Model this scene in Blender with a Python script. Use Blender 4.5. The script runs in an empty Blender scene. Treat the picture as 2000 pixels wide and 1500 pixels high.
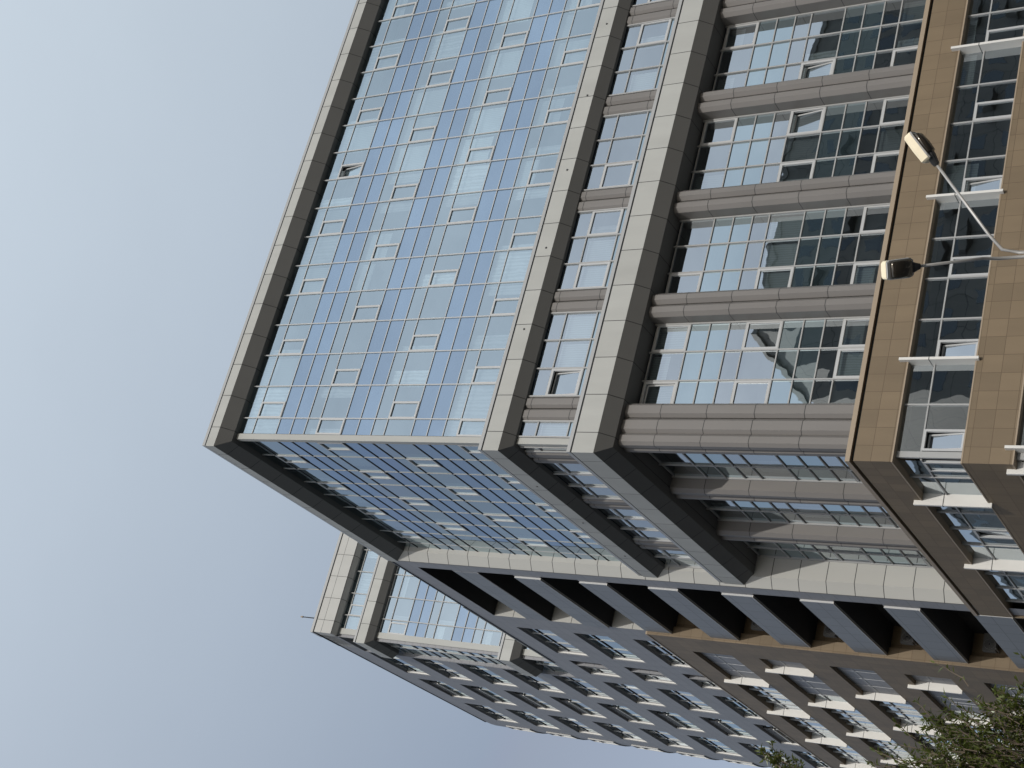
import bpy, bmesh, math, random
from mathutils import Vector, Matrix
random.seed(7)
C = bpy.context.scene.collection
ZS = 47.8          # height of the top curtain line above the pavement; all z below are measured from that line
H = 3.9            # storey height
SUN_EL, SUN_AZ = 27.5, 10.0   # sun elevation, and its bearing from the front wall's normal towards the side street

# ------------------------------------------------------------------ materials
def newmat(name):
    m = bpy.data.materials.new(name); m.use_nodes = True
    nt = m.node_tree; nt.nodes.clear()
    out = nt.nodes.new('ShaderNodeOutputMaterial')
    return m, nt, out
def N(nt, typ, **kw):
    n = nt.nodes.new(typ)
    for k, v in kw.items():
        if k.startswith('i_'):
            key = k[2:]
            n.inputs[int(key) if key.isdigit() else key.replace('_', ' ')].default_value = v
        else: setattr(n, k, v)
    return n
def L(nt, a, b): nt.links.new(a, b)
def math_(nt, op, a, b=None, c=None):
    n = nt.nodes.new('ShaderNodeMath'); n.operation = op
    for i, v in enumerate((a, b, c)):
        if v is None: continue
        if isinstance(v, (int, float)): n.inputs[i].default_value = v
        else: nt.links.new(v, n.inputs[i])
    return n.outputs[0]
def mixc(nt, fac, a, b, mode='MIX'):
    n = nt.nodes.new('ShaderNodeMix'); n.data_type = 'RGBA'; n.blend_type = mode
    for sock, v in ((n.inputs['Factor'], fac), (n.inputs['A'], a), (n.inputs['B'], b)):
        if isinstance(v, (int, float)): sock.default_value = v
        elif isinstance(v, tuple): sock.default_value = v if len(v) == 4 else v + (1,)
        else: nt.links.new(v, sock)
    return n.outputs['Result']

def panel_mat(name, col, joint=None, px=1.63, pz=1.3, ox=0.0, oz=0.0, w=0.022, jcol=(0.04, 0.04, 0.04), var=0.06, rough=0.6, stain=0.12, grain=60.0, spec=0.3, zj=True, xj=True):
    """Cladding: panels of px by pz with open joints, slight shade differences panel by panel, streaks and grain."""
    m, nt, out = newmat(name)
    geo = N(nt, 'ShaderNodeNewGeometry'); sep = N(nt, 'ShaderNodeSeparateXYZ'); L(nt, geo.outputs['Position'], sep.inputs[0])
    sn = N(nt, 'ShaderNodeSeparateXYZ'); L(nt, geo.outputs['True Normal'], sn.inputs[0])
    ax = math_(nt, 'ABSOLUTE', sn.outputs[0]); ay = math_(nt, 'ABSOLUTE', sn.outputs[1])
    side = math_(nt, 'GREATER_THAN', ax, ay)
    along = math_(nt, 'ADD', math_(nt, 'MULTIPLY', sep.outputs[1], side), math_(nt, 'MULTIPLY', sep.outputs[0], math_(nt, 'SUBTRACT', 1.0, side)))
    u = math_(nt, 'DIVIDE', math_(nt, 'SUBTRACT', along, ox), px)
    v = math_(nt, 'DIVIDE', math_(nt, 'SUBTRACT', sep.outputs[2], oz), pz)
    uf = math_(nt, 'FLOOR', u); vf = math_(nt, 'FLOOR', v)
    def line(c, p):
        f = math_(nt, 'FRACT', c)
        d = math_(nt, 'MINIMUM', f, math_(nt, 'SUBTRACT', 1.0, f))
        return math_(nt, 'LESS_THAN', d, 0.5 * w / p)
    j = None
    if xj: j = line(u, px)
    if zj:
        j2 = line(v, pz); j = j2 if j is None else math_(nt, 'MAXIMUM', j, j2)
    cmb = N(nt, 'ShaderNodeCombineXYZ')
    L(nt, uf if xj else math_(nt, 'MULTIPLY', uf, 0.0), cmb.inputs[0]); L(nt, vf if zj else math_(nt, 'MULTIPLY', vf, 0.0), cmb.inputs[1]); L(nt, side, cmb.inputs[2])
    wn = N(nt, 'ShaderNodeTexWhiteNoise'); wn.noise_dimensions = '3D'; L(nt, cmb.outputs[0], wn.inputs['Vector'])
    n1 = N(nt, 'ShaderNodeTexNoise'); n1.inputs['Scale'].default_value = 0.7; n1.inputs['Detail'].default_value = 6
    mp = N(nt, 'ShaderNodeMapping'); mp.inputs['Scale'].default_value = (1.6, 1.6, 0.35); L(nt, geo.outputs['Position'], mp.inputs[0]); L(nt, mp.outputs[0], n1.inputs['Vector'])
    n2 = N(nt, 'ShaderNodeTexNoise'); n2.inputs['Scale'].default_value = grain; n2.inputs['Detail'].default_value = 3; L(nt, geo.outputs['Position'], n2.inputs['Vector'])
    b = math_(nt, 'ADD', 1.0 - var / 2, math_(nt, 'MULTIPLY', wn.outputs['Value'], var))
    b = math_(nt, 'MULTIPLY', b, math_(nt, 'ADD', 1.0 - stain * 0.5, math_(nt, 'MULTIPLY', n1.outputs['Fac'], stain)))
    b = math_(nt, 'MULTIPLY', b, math_(nt, 'ADD', 0.95, math_(nt, 'MULTIPLY', n2.outputs['Fac'], 0.1)))
    vm = N(nt, 'ShaderNodeVectorMath'); vm.operation = 'SCALE'; vm.inputs[0].default_value = col; L(nt, b, vm.inputs['Scale'])
    base = vm.outputs[0]
    if j is not None: base = mixc(nt, j, base, jcol)
    p = N(nt, 'ShaderNodeBsdfPrincipled'); L(nt, base, p.inputs['Base Color'])
    p.inputs['Roughness'].default_value = rough; p.inputs['Specular IOR Level'].default_value = spec
    if j is not None:
        bp = N(nt, 'ShaderNodeBump'); bp.inputs['Strength'].default_value = 0.35; bp.inputs['Distance'].default_value = 0.02; bp.invert = True
        L(nt, j, bp.inputs['Height']); L(nt, bp.outputs[0], p.inputs['Normal'])
    L(nt, p.outputs[0], out.inputs[0]); return m

def plain(name, col, rough=0.5, metal=0.0, spec=0.4, noise=0.1, scale=3.0):
    m, nt, out = newmat(name)
    geo = N(nt, 'ShaderNodeNewGeometry')
    n = N(nt, 'ShaderNodeTexNoise'); n.inputs['Scale'].default_value = scale; n.inputs['Detail'].default_value = 6; L(nt, geo.outputs['Position'], n.inputs['Vector'])
    vm = N(nt, 'ShaderNodeVectorMath'); vm.operation = 'SCALE'; vm.inputs[0].default_value = col
    L(nt, math_(nt, 'ADD', 1 - noise / 2, math_(nt, 'MULTIPLY', n.outputs['Fac'], noise)), vm.inputs['Scale'])
    p = N(nt, 'ShaderNodeBsdfPrincipled'); L(nt, vm.outputs[0], p.inputs['Base Color'])
    p.inputs['Roughness'].default_value = rough; p.inputs['Metallic'].default_value = metal; p.inputs['Specular IOR Level'].default_value = spec
    L(nt, p.outputs[0], out.inputs[0]); return m

def glass_mat(name, tint, refl, body=None, through=(0.4, 0.46, 0.48), wave=0.007, tilt=0.0055, rough=0.012, wscale=0.9, power=3.4):
    """Coated facade glass: mirror-like coat over a tinted pane (or an opaque back-painted one), gently warped and set a little out of true pane by pane."""
    m, nt, out = newmat(name)
    geo = N(nt, 'ShaderNodeNewGeometry'); oi = N(nt, 'ShaderNodeObjectInfo')
    n = N(nt, 'ShaderNodeTexNoise'); n.inputs['Scale'].default_value = wscale; n.inputs['Detail'].default_value = 1.5
    off = N(nt, 'ShaderNodeVectorMath'); off.operation = 'MULTIPLY_ADD'; L(nt, geo.outputs['Position'], off.inputs[0]); off.inputs[1].default_value = (1, 1, 1)
    isl = N(nt, 'ShaderNodeTexWhiteNoise'); isl.noise_dimensions = '2D'
    cm = N(nt, 'ShaderNodeCombineXYZ'); L(nt, geo.outputs['Random Per Island'], cm.inputs[0]); L(nt, oi.outputs['Random'], cm.inputs[1]); L(nt, cm.outputs[0], isl.inputs['Vector'])
    sc = N(nt, 'ShaderNodeVectorMath'); sc.operation = 'SCALE'; L(nt, isl.outputs['Color'], sc.inputs[0]); sc.inputs['Scale'].default_value = 9.0
    L(nt, sc.outputs[0], off.inputs[2]); L(nt, off.outputs[0], n.inputs['Vector'])
    def centred(sock, k):
        a = N(nt, 'ShaderNodeVectorMath'); a.operation = 'SUBTRACT'; L(nt, sock, a.inputs[0]); a.inputs[1].default_value = (0.5, 0.5, 0.5)
        b = N(nt, 'ShaderNodeVectorMath'); b.operation = 'SCALE'; L(nt, a.outputs[0], b.inputs[0]); b.inputs['Scale'].default_value = k
        return b.outputs[0]
    s1 = N(nt, 'ShaderNodeVectorMath'); s1.operation = 'ADD'; L(nt, centred(n.outputs['Color'], wave * 2), s1.inputs[0]); L(nt, centred(isl.outputs['Color'], tilt * 2), s1.inputs[1])
    s2 = N(nt, 'ShaderNodeVectorMath'); s2.operation = 'ADD'; L(nt, geo.outputs['Normal'], s2.inputs[0]); L(nt, s1.outputs[0], s2.inputs[1])
    nn = N(nt, 'ShaderNodeVectorMath'); nn.operation = 'NORMALIZE'; L(nt, s2.outputs[0], nn.inputs[0])
    g = N(nt, 'ShaderNodeBsdfGlossy'); g.inputs['Color'].default_value = tint + (1,); g.inputs['Roughness'].default_value = rough; L(nt, nn.outputs[0], g.inputs['Normal'])
    lw = N(nt, 'ShaderNodeLayerWeight'); lw.inputs['Blend'].default_value = 0.5
    f = math_(nt, 'POWER', lw.outputs['Facing'], power)
    f = math_(nt, 'ADD', refl, math_(nt, 'MULTIPLY', f, 0.92 - refl))
    if body is not None:
        b = N(nt, 'ShaderNodeBsdfDiffuse'); L(nt, mixc(nt, isl.outputs['Value'], tuple(c * 1.25 for c in body), tuple(c * 0.55 for c in body)), b.inputs['Color'])
    else:
        b = N(nt, 'ShaderNodeBsdfTransparent'); b.inputs['Color'].default_value = through + (1,)
    mx = N(nt, 'ShaderNodeMixShader'); L(nt, f, mx.inputs[0]); L(nt, b.outputs[0], mx.inputs[1]); L(nt, g.outputs[0], mx.inputs[2])
    L(nt, mx.outputs[0], out.inputs[0]); return m

def cloth_mat(name, col, axis, scale, contrast):
    """Curtain pleats (vertical) or blind slats (horizontal)."""
    m, nt, out = newmat(name)
    geo = N(nt, 'ShaderNodeNewGeometry'); oi = N(nt, 'ShaderNodeObjectInfo')
    sep = N(nt, 'ShaderNodeSeparateXYZ'); L(nt, geo.outputs['Position'], sep.inputs[0])
    t = sep.outputs[2] if axis == 'Z' else math_(nt, 'ADD', sep.outputs[0], sep.outputs[1])
    n = N(nt, 'ShaderNodeTexNoise'); n.inputs['Scale'].default_value = 2.5; L(nt, geo.outputs['Position'], n.inputs['Vector'])
    ph = math_(nt, 'ADD', math_(nt, 'MULTIPLY', t, scale), math_(nt, 'MULTIPLY', n.outputs['Fac'], 5.0 if axis != 'Z' else 0.6))
    s = math_(nt, 'SINE', ph)
    k = math_(nt, 'ADD', 1.0 - contrast, math_(nt, 'MULTIPLY', s, contrast))
    k = math_(nt, 'MULTIPLY', k, math_(nt, 'ADD', 0.4, math_(nt, 'MULTIPLY', oi.outputs['Random'], 0.6)))
    vm = N(nt, 'ShaderNodeVectorMath'); vm.operation = 'SCALE'; vm.inputs[0].default_value = col; L(nt, k, vm.inputs['Scale'])
    p = N(nt, 'ShaderNodeBsdfDiffuse'); L(nt, vm.outputs[0], p.inputs['Color']); L(nt, p.outputs[0], out.inputs[0]); return m

M = {}
M['stone'] = panel_mat('pale_stone_panel', (0.32, 0.326, 0.312), px=1.63, ox=0.24, zj=False, w=0.03, var=0.1, stain=0.3)
M['under'] = panel_mat('shade_toned_underside', (0.105, 0.105, 0.102), px=1.63, ox=0.24, zj=False, w=0.03, jcol=(0.02, 0.02, 0.02))  # stone darkened in colour to stand for the shade under the bands
M['pier'] = panel_mat('pale_stone_pier', (0.34, 0.342, 0.326), pz=1.3, oz=ZS - 0.55, xj=False, w=0.035)
M['tallstone'] = panel_mat('pale_stone_tall', (0.34, 0.342, 0.33), px=1.63, ox=0.2, pz=0.93, oz=ZS + 21.5, w=0.03)
M['side'] = panel_mat('grey_metal_panel', (0.205, 0.21, 0.225), px=1.25, ox=14.3, pz=0.65, oz=ZS - 0.17, w=0.022, jcol=(0.13, 0.135, 0.145), var=0.07, rough=0.5, stain=0.2)
M['parapet'] = panel_mat('blue_grey_panel', (0.165, 0.178, 0.195), px=1.15, ox=15.2, pz=1.1, oz=ZS - 0.72, w=0.03, jcol=(0.085, 0.09, 0.1), var=0.08, rough=0.45, stain=0.15)
M['pilaster'] = panel_mat('mauve_grey_panel', (0.155, 0.148, 0.142), pz=1.95, oz=ZS - 19.45, xj=False, w=0.03, jcol=(0.03, 0.03, 0.03), var=0.1, rough=0.5, stain=0.3)
M['tile'] = panel_mat('brown_tile', (0.15, 0.113, 0.071), px=0.675, ox=-0.2, pz=0.655, oz=ZS - 27.74, w=0.02, jcol=(0.10, 0.07, 0.042), var=0.2, rough=0.55, stain=0.4, grain=40)
M['tan'] = plain('tan_flashing', (0.27, 0.215, 0.155), 0.5)
M['alu'] = plain('pale_aluminium', (0.29, 0.295, 0.295), 0.4, 0.0, 0.5, 0.06)
M['mull'] = plain('mullion_aluminium', (0.37, 0.38, 0.385), 0.35, 0.0, 0.5, 0.05)
M['white'] = plain('white_fin_paint', (0.56, 0.555, 0.53), 0.45, 0.0, 0.4, 0.08)
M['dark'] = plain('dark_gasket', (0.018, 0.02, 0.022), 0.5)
M['transom_shade'] = plain('shaded_transom_grey', (0.05, 0.052, 0.055), 0.5)  # shaded undersides of the side transoms, painted as one dark colour
M['soffit'] = plain('shade_and_louvre_black', (0.03, 0.03, 0.031), 0.8, noise=0.3)  # balcony shade put into the colour; the louvre backing is dark itself
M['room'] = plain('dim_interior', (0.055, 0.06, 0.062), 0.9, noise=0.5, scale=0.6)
M['roof'] = plain('grey_roof_felt', (0.2, 0.2, 0.2), 0.9)
M['vision'] = glass_mat('vision_glass', (0.79, 0.93, 1.0), 0.45, through=(0.56, 0.63, 0.66))
M['spandrel'] = glass_mat('blue_spandrel_glass', (0.60, 0.74, 0.90), 0.40, body=(0.06, 0.095, 0.135), power=2.3)
M['clear'] = glass_mat('office_glass', (0.84, 0.92, 0.97), 0.45, through=(0.5, 0.56, 0.58), wave=0.006, tilt=0.0045, wscale=1.3)
M['teal'] = glass_mat('teal_spandrel_glass', (0.74, 0.88, 0.94), 0.50, body=(0.02, 0.032, 0.038), wave=0.006, tilt=0.0045, wscale=1.3)
M['curtain'] = cloth_mat('white_curtain', (0.82, 0.84, 0.83), 'S', 34.0, 0.16)
M['blindm'] = cloth_mat('pale_louvre_blind', (0.7, 0.74, 0.74), 'S', 60.0, 0.12)
M['acc'] = plain('shade_grey_casing', (0.13, 0.13, 0.125), 0.6, noise=0.3)  # casing darkened so the balcony shadow sits in its colour
M['cream'] = plain('cream_enamel', (0.80, 0.70, 0.50), 0.4, noise=0.08, scale=30)
M['galv'] = plain('galvanised_steel', (0.42, 0.41, 0.39), 0.45, 0.3, 0.5, 0.15, 12)
M['black'] = plain('black_plastic', (0.02, 0.02, 0.02), 0.35)
M['asphalt'] = plain('asphalt', (0.05, 0.05, 0.052), 0.85, noise=0.3, scale=2)
M['paving'] = panel_mat('concrete_paving', (0.16, 0.155, 0.145), px=0.6, pz=0.6, zj=False, w=0.015)
M['earth'] = plain('city_ground', (0.075, 0.075, 0.07), 0.9, noise=0.4, scale=0.2)
M['paint'] = plain('road_paint', (0.75, 0.75, 0.72), 0.6)
M['conc'] = panel_mat('weathered_concrete', (0.22, 0.21, 0.19), px=3.2, pz=3.3, w=0.05, var=0.12, stain=0.5)
M['conc2'] = panel_mat('cool_concrete', (0.24, 0.25, 0.26), px=3.6, pz=3.4, w=0.05, var=0.12, stain=0.4)
M['bark'] = plain('grey_bark', (0.14, 0.11, 0.08), 0.9, noise=0.5, scale=14)
M['winglass'] = glass_mat('dark_window_glass', (0.6, 0.64, 0.64), 0.16, body=(0.03, 0.035, 0.04))
M['frost'] = glass_mat('lamp_bowl', (0.6, 0.56, 0.48), 0.14, body=(0.03, 0.023, 0.016), wave=0.1, rough=0.15, wscale=9)
def leaf_mat():
    m, nt, out = newmat('leaf')
    geo = N(nt, 'ShaderNodeNewGeometry')
    c = mixc(nt, geo.outputs['Random Per Island'], (0.06, 0.085, 0.018), (0.155, 0.18, 0.04))
    d = N(nt, 'ShaderNodeBsdfDiffuse'); L(nt, c, d.inputs['Color'])
    t = N(nt, 'ShaderNodeBsdfTranslucent'); L(nt, mixc(nt, 0.5, c, (0.16, 0.17, 0.03)), t.inputs['Color'])
    g = N(nt, 'ShaderNodeBsdfGlossy'); g.inputs['Roughness'].default_value = 0.35; g.inputs['Color'].default_value = (0.6, 0.65, 0.6, 1)
    a = N(nt, 'ShaderNodeMixShader'); a.inputs[0].default_value = 0.42; L(nt, d.outputs[0], a.inputs[1]); L(nt, t.outputs[0], a.inputs[2])
    b = N(nt, 'ShaderNodeMixShader'); b.inputs[0].default_value = 0.07; L(nt, a.outputs[0], b.inputs[1]); L(nt, g.outputs[0], b.inputs[2])
    L(nt, b.outputs[0], out.inputs[0]); return m
M['leaf'] = leaf_mat()

# ------------------------------------------------------------------ mesh helpers
class Fr:
    """A facade's frame: s runs along it, d stands out of it, z up (from the top curtain line)."""
    def __init__(s, kind, x0=0.0, y0=0.0): s.k, s.x, s.y = kind, x0, y0
    def __call__(f, s, d, z):
        return (f.x + s, f.y - d, z + ZS) if f.k == 'F' else (f.x - d, f.y + s, z + ZS)
FRONT, SIDE = Fr('F'), Fr('S')
class MB:
    def __init__(s): s.v, s.f, s.mi, s.mats = [], [], [], []
    def mat(s, m):
        if m not in s.mats: s.mats.append(m)
        return s.mats.index(m)
    def poly(s, pts, m):
        i = len(s.v); s.v += [tuple(p) for p in pts]; s.f.append(tuple(range(i, i + len(pts)))); s.mi.append(s.mat(m))
    def solid(s, ring0, ring1, m, caps=True):
        n = len(ring0); i = len(s.v); s.v += [tuple(p) for p in ring0] + [tuple(p) for p in ring1]; k = s.mat(m)
        for a in range(n):
            b = (a + 1) % n; s.f.append((i + a, i + b, i + n + b, i + n + a)); s.mi.append(k)
        if caps:
            s.f.append(tuple(i + a for a in range(n))[::-1]); s.f.append(tuple(i + n + a for a in range(n))); s.mi += [k, k]
    def box(s, fr, s0, s1, d0, d1, z0, z1, m):
        r = lambda z: [fr(s0, d0, z), fr(s1, d0, z), fr(s1, d1, z), fr(s0, d1, z)]
        s.solid(r(z0), r(z1), m)
    def pane(s, fr, s0, s1, d, z0, z1, m):
        s.poly([fr(s0, d, z0), fr(s1, d, z0), fr(s1, d, z1), fr(s0, d, z1)], m)
    def tube(s, pts, rads, m, n=10):
        rings = []
        up = Vector((0.3, 0.2, 1)).normalized()
        for i, p in enumerate(pts):
            p = Vector(p); a = Vector(pts[max(i - 1, 0)]); b = Vector(pts[min(i + 1, len(pts) - 1)])
            t = (b - a).normalized(); x = t.cross(up)
            if x.length < 1e-3: x = t.cross(Vector((1, 0, 0)))
            x.normalize(); y = t.cross(x)
            rings.append([p + (x * math.cos(q) + y * math.sin(q)) * rads[i] for q in [2 * math.pi * j / n for j in range(n)]])
        i0 = len(s.v); k = s.mat(m)
        for r in rings: s.v += [tuple(q) for q in r]
        for a in range(len(rings) - 1):
            for j in range(n):
                q = (j + 1) % n
                s.f.append((i0 + a * n + j, i0 + a * n + q, i0 + (a + 1) * n + q, i0 + (a + 1) * n + j)); s.mi.append(k)
        s.f.append(tuple(i0 + j for j in range(n))[::-1]); s.f.append(tuple(i0 + (len(rings) - 1) * n + j for j in range(n))); s.mi += [k, k]
    def loft(s, rings, m, caps=True):
        n = len(rings[0]); i0 = len(s.v); k = s.mat(m)
        for r in rings: s.v += [tuple(q) for q in r]
        for a in range(len(rings) - 1):
            for j in range(n):
                q = (j + 1) % n
                s.f.append((i0 + a * n + j, i0 + a * n + q, i0 + (a + 1) * n + q, i0 + (a + 1) * n + j)); s.mi.append(k)
        if caps:
            s.f.append(tuple(i0 + j for j in range(n))[::-1]); s.f.append(tuple(i0 + (len(rings) - 1) * n + j for j in range(n))); s.mi += [k, k]
    def build(s, name, parent=None, smooth=False):
        me = bpy.data.meshes.new(name)
        o = bpy.data.objects.new(name, me); C.objects.link(o)
        base = Vector((0, 0, 0)); q = parent
        while q is not None: base += q.location; q = q.parent
        if s.v:
            xs = [v[0] for v in s.v]; ys = [v[1] for v in s.v]; zs = [v[2] for v in s.v]
            c = Vector(((min(xs) + max(xs)) / 2, (min(ys) + max(ys)) / 2, min(zs)))
        else: c = Vector((0, 0, 0))
        me.from_pydata([(v[0] - c.x, v[1] - c.y, v[2] - c.z) for v in s.v], [], s.f)
        for m in s.mats: me.materials.append(m)
        me.polygons.foreach_set('material_index', s.mi)
        bm = bmesh.new(); bm.from_mesh(me); bmesh.ops.recalc_face_normals(bm, faces=bm.faces); bm.to_mesh(me); bm.free()
        if smooth: me.polygons.foreach_set('use_smooth', [True] * len(me.polygons))
        me.update()
        o.location = c - base
        if parent is not None: o.parent = parent
        return o
def thing(name, label, cat, loc, group=None):
    o = bpy.data.objects.new(name, None); C.objects.link(o); o.location = loc; o.empty_display_size = 0.5
    o['label'] = label; o['category'] = cat
    if group: o['group'] = group
    return o
def structure(name, mb): o = mb.build(name); o['kind'] = 'structure'; return o

def sweep(prof, fx, sy, x0=0.0, y0=0.0, m=None, mb=None):
    """A band of profile (d,z) running along the front to fx, mitred round the corner and back along the side to sy."""
    mb = mb or MB()
    r0 = [(x0 + fx, y0 - d, z + ZS) for d, z in prof]
    r1 = [(x0 - d, y0 - d, z + ZS) for d, z in prof]
    r2 = [(x0 - d, y0 + sy, z + ZS) for d, z in prof]
    mb.loft([r0, r1, r2], m); return mb

def wall_open(mb, fr, s0, s1, z0, z1, d, holes, depth, m, mr):
    """A wall face with openings and their reveals; holes = (s0,s1,z0,z1)."""
    S = sorted({s0, s1} | {h[0] for h in holes} | {h[1] for h in holes}); Z = sorted({z0, z1} | {h[2] for h in holes} | {h[3] for h in holes})
    S = [q for q in S if s0 <= q <= s1]; Z = [q for q in Z if z0 <= q <= z1]
    for j in range(len(Z) - 1):
        a, run = None, None
        zc = (Z[j] + Z[j + 1]) / 2
        for i in range(len(S) - 1):
            sc = (S[i] + S[i + 1]) / 2
            hole = any(h[0] < sc < h[1] and h[2] < zc < h[3] for h in holes)
            if not hole: mb.pane(fr, S[i], S[i + 1], d, Z[j], Z[j + 1], m)
    for h in holes:
        a, b, c, e = h
        for p in ([fr(a, d, c), fr(b, d, c), fr(b, d - depth, c), fr(a, d - depth, c)], [fr(a, d, e), fr(b, d, e), fr(b, d - depth, e), fr(a, d - depth, e)],
                  [fr(a, d, c), fr(a, d, e), fr(a, d - depth, e), fr(a, d - depth, c)], [fr(b, d, c), fr(b, d, e), fr(b, d - depth, e), fr(b, d - depth, c)]):
            mb.poly(p, mr)

def frame_boxes(mb, fr, s0, s1, z0, z1, d0, d1, w, m):
    mb.box(fr, s0, s1, d0, d1, z0, z0 + w, m); mb.box(fr, s0, s1, d0, d1, z1 - w, z1, m)
    mb.box(fr, s0, s0 + w, d0, d1, z0 + w, z1 - w, m); mb.box(fr, s1 - w, s1, d0, d1, z0 + w, z1 - w, m)

def casement(parent, fr, s0, s1, z0, z1, d, gm, opened=0.0, w=0.085, fm=None):
    fm = fm or M['mull']
    mb = MB(); frame_boxes(mb, fr, s0, s1, z0, z1, d - 0.05, d + 0.056, w, fm)
    c = mb.build('casement', parent)
    if opened:
        t = math.radians(opened); a0, a1, b0, b1 = s0 + w + .01, s1 - w - .01, z0 + w + .01, z1 - w - .01
        def tf(s, dd, z):       # the sash tips inwards about its foot
            h = z - b0; return fr(s, d - 0.01 - h * math.sin(t) + dd * math.cos(t), b0 + h * math.cos(t) + dd * math.sin(t))
        sb = MB()
        for (p0, p1, q0, q1) in ((a0, a1, b0, b0 + .055), (a0, a1, b1 - .055, b1), (a0, a0 + .055, b0 + .055, b1 - .055), (a1 - .055, a1, b0 + .055, b1 - .055)):
            sb.solid([tf(p0, -.03, q0), tf(p1, -.03, q0), tf(p1, .02, q0), tf(p0, .02, q0)], [tf(p0, -.03, q1), tf(p1, -.03, q1), tf(p1, .02, q1), tf(p0, .02, q1)], fm)
        sb.poly([tf(a0 + .055, 0, b0 + .055), tf(a1 - .055, 0, b0 + .055), tf(a1 - .055, 0, b1 - .055), tf(a0 + .055, 0, b1 - .055)], gm)
        sb.build('sash', c)
    return c

def window(root, name, fr, s0, s1, d, rows, gm, cas=None, opened=0, drape=None, dr_z=None):
    """One window: a glass pane per row; the casement and the curtain or blind behind are its parts. gm: material or list per row."""
    mb = MB()
    for i, (z0, z1) in enumerate(rows):
        g = gm[i] if isinstance(gm, list) else gm
        if cas and opened and abs(cas[2] - z0) < 0.02:
            if cas[0] - s0 > 0.05: mb.pane(fr, s0, cas[0], d, z0, z1, g)
            if s1 - cas[1] > 0.05: mb.pane(fr, cas[1], s1, d, z0, z1, g)
        else: mb.pane(fr, s0, s1, d, z0, z1, g)
    if not mb.v: mb.pane(fr, s0, s0 + 0.04, d, rows[0][0], rows[0][1], gm if not isinstance(gm, list) else gm[0])
    o = mb.build(name, root)
    if cas: casement(o, fr, cas[0], cas[1], cas[2], cas[3], d, gm[0] if isinstance(gm, list) else gm, opened)
    if drape:
        kind, a, b, c, e = drape
        db = MB(); n = max(2, int((b - a) / 0.12)); dd = d - 0.22
        if kind == 'curtain':
            k = db.mat(M['curtain']); i0 = len(db.v)
            for i in range(n + 1):
                q = a + (b - a) * i / n; off = 0.025 * math.sin(i * 2.1)
                db.v += [fr(q, dd + off, c), fr(q, dd + off, e)]
            for i in range(n): db.f.append((i0 + 2 * i, i0 + 2 * i + 2, i0 + 2 * i + 3, i0 + 2 * i + 1)); db.mi.append(k)
        else:
            db.pane(fr, a, b, dd, c, e, M['blindm'])
        db.build(kind, o)
    return o

# ------------------------------------------------------------------ the corner office building
MX = [1.04 + 1.631 * i for i in range(24)]      # upright mullions along the front
MY = [0.224 + 1.62 * i for i in range(9)]       # and along the side street
YP = 13.9                                        # where the pale pier closes the side
XE = 39.0
root = thing('office_building', 'glass office block with pale stone bands and a brown tiled base at the corner', 'office building', (0, 0, 0))

def storey_rows(k):
    z = -H * k
    return [(z, z + 1.48), (z + 1.48, (z + 2.21) if k else 2.345)], [(z - 0.85, z), (z - 1.69, z - 0.85)]

def drape_for(a, b, z0, z1, r):
    q = r.random() * max(0.72, 1.08 - 0.022 * a)
    if q < 0.42: return ('curtain', a + 0.02, a + (b - a) * r.choice([0.25, 0.4, 0.5, 1.0, 1.0]), z0, z1)
    if q < 0.72:
        f = r.choice([0.25, 0.4, 0.6, 0.8, 1.0, 1.0]); return ('blind', a + 0.05, b - 0.05, z1 - (z1 - z0) * f, z1)
    if q < 0.82: return ('curtain', b - (b - a) * 0.3, b - 0.02, z0, z1)
    return None

rng = random.Random(3)
open_front = {(0, 9): 9, (2, 12): 5}
far = MB(); farb = MB()
for k in range(4):
    vis, sp = storey_rows(k)
    edges = [0.24] + MX
    for i in range(len(edges) - 1):
        a, b = edges[i], edges[i + 1]
        if a > 27.5:
            for z0, z1 in vis: far.pane(FRONT, a, b, 0, z0, z1, M['vision'])
            continue
        cas = None
        if i == 0:
            if k % 2 == 1: cas = (a, b, vis[0][0], vis[0][1])
        elif (i + k) % 2 == 1: cas = (a, a + 0.82, vis[0][0], vis[0][1])
        window(root, 'curtain_window', FRONT, a, b, 0.0, vis, M['vision'], cas, open_front.get((k, i), 0), drape_for(a, b, vis[0][0], vis[1][1], rng))
    for i in range(len(MY) - 1):
        a, b = MY[i], MY[i + 1]
        cas = (a, a + 0.8, vis[0][0], vis[0][1]) if (i + k) % 2 == 1 else None
        window(root, 'side_curtain_window', SIDE, a, b, 0.0, vis, M['vision'], cas, 0, drape_for(a, b, vis[0][0], vis[1][1], rng) if rng.random() < .5 else None)
    a, b = MY[-1], YP
    window(root, 'side_curtain_window', SIDE, a, b, 0.0, vis, M['vision'])
    mb = MB()
    for z0, z1 in sp:
        if z1 < -13.25: continue
        for i in range(len(edges) - 1): mb.pane(FRONT, edges[i], edges[i + 1], 0, z0, z1, M['spandrel'])
    mb.build('spandrel_panel', root)
    mb = MB()
    ys = MY + [YP]
    for z0, z1 in sp:
        for i in range(len(ys) - 1): mb.pane(SIDE, ys[i], ys[i + 1], 0, z0, z1, M['spandrel'])
    mb.build('spandrel_panel', root)
o = far.build('distant_window', root); o['kind'] = 'stuff'

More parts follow.
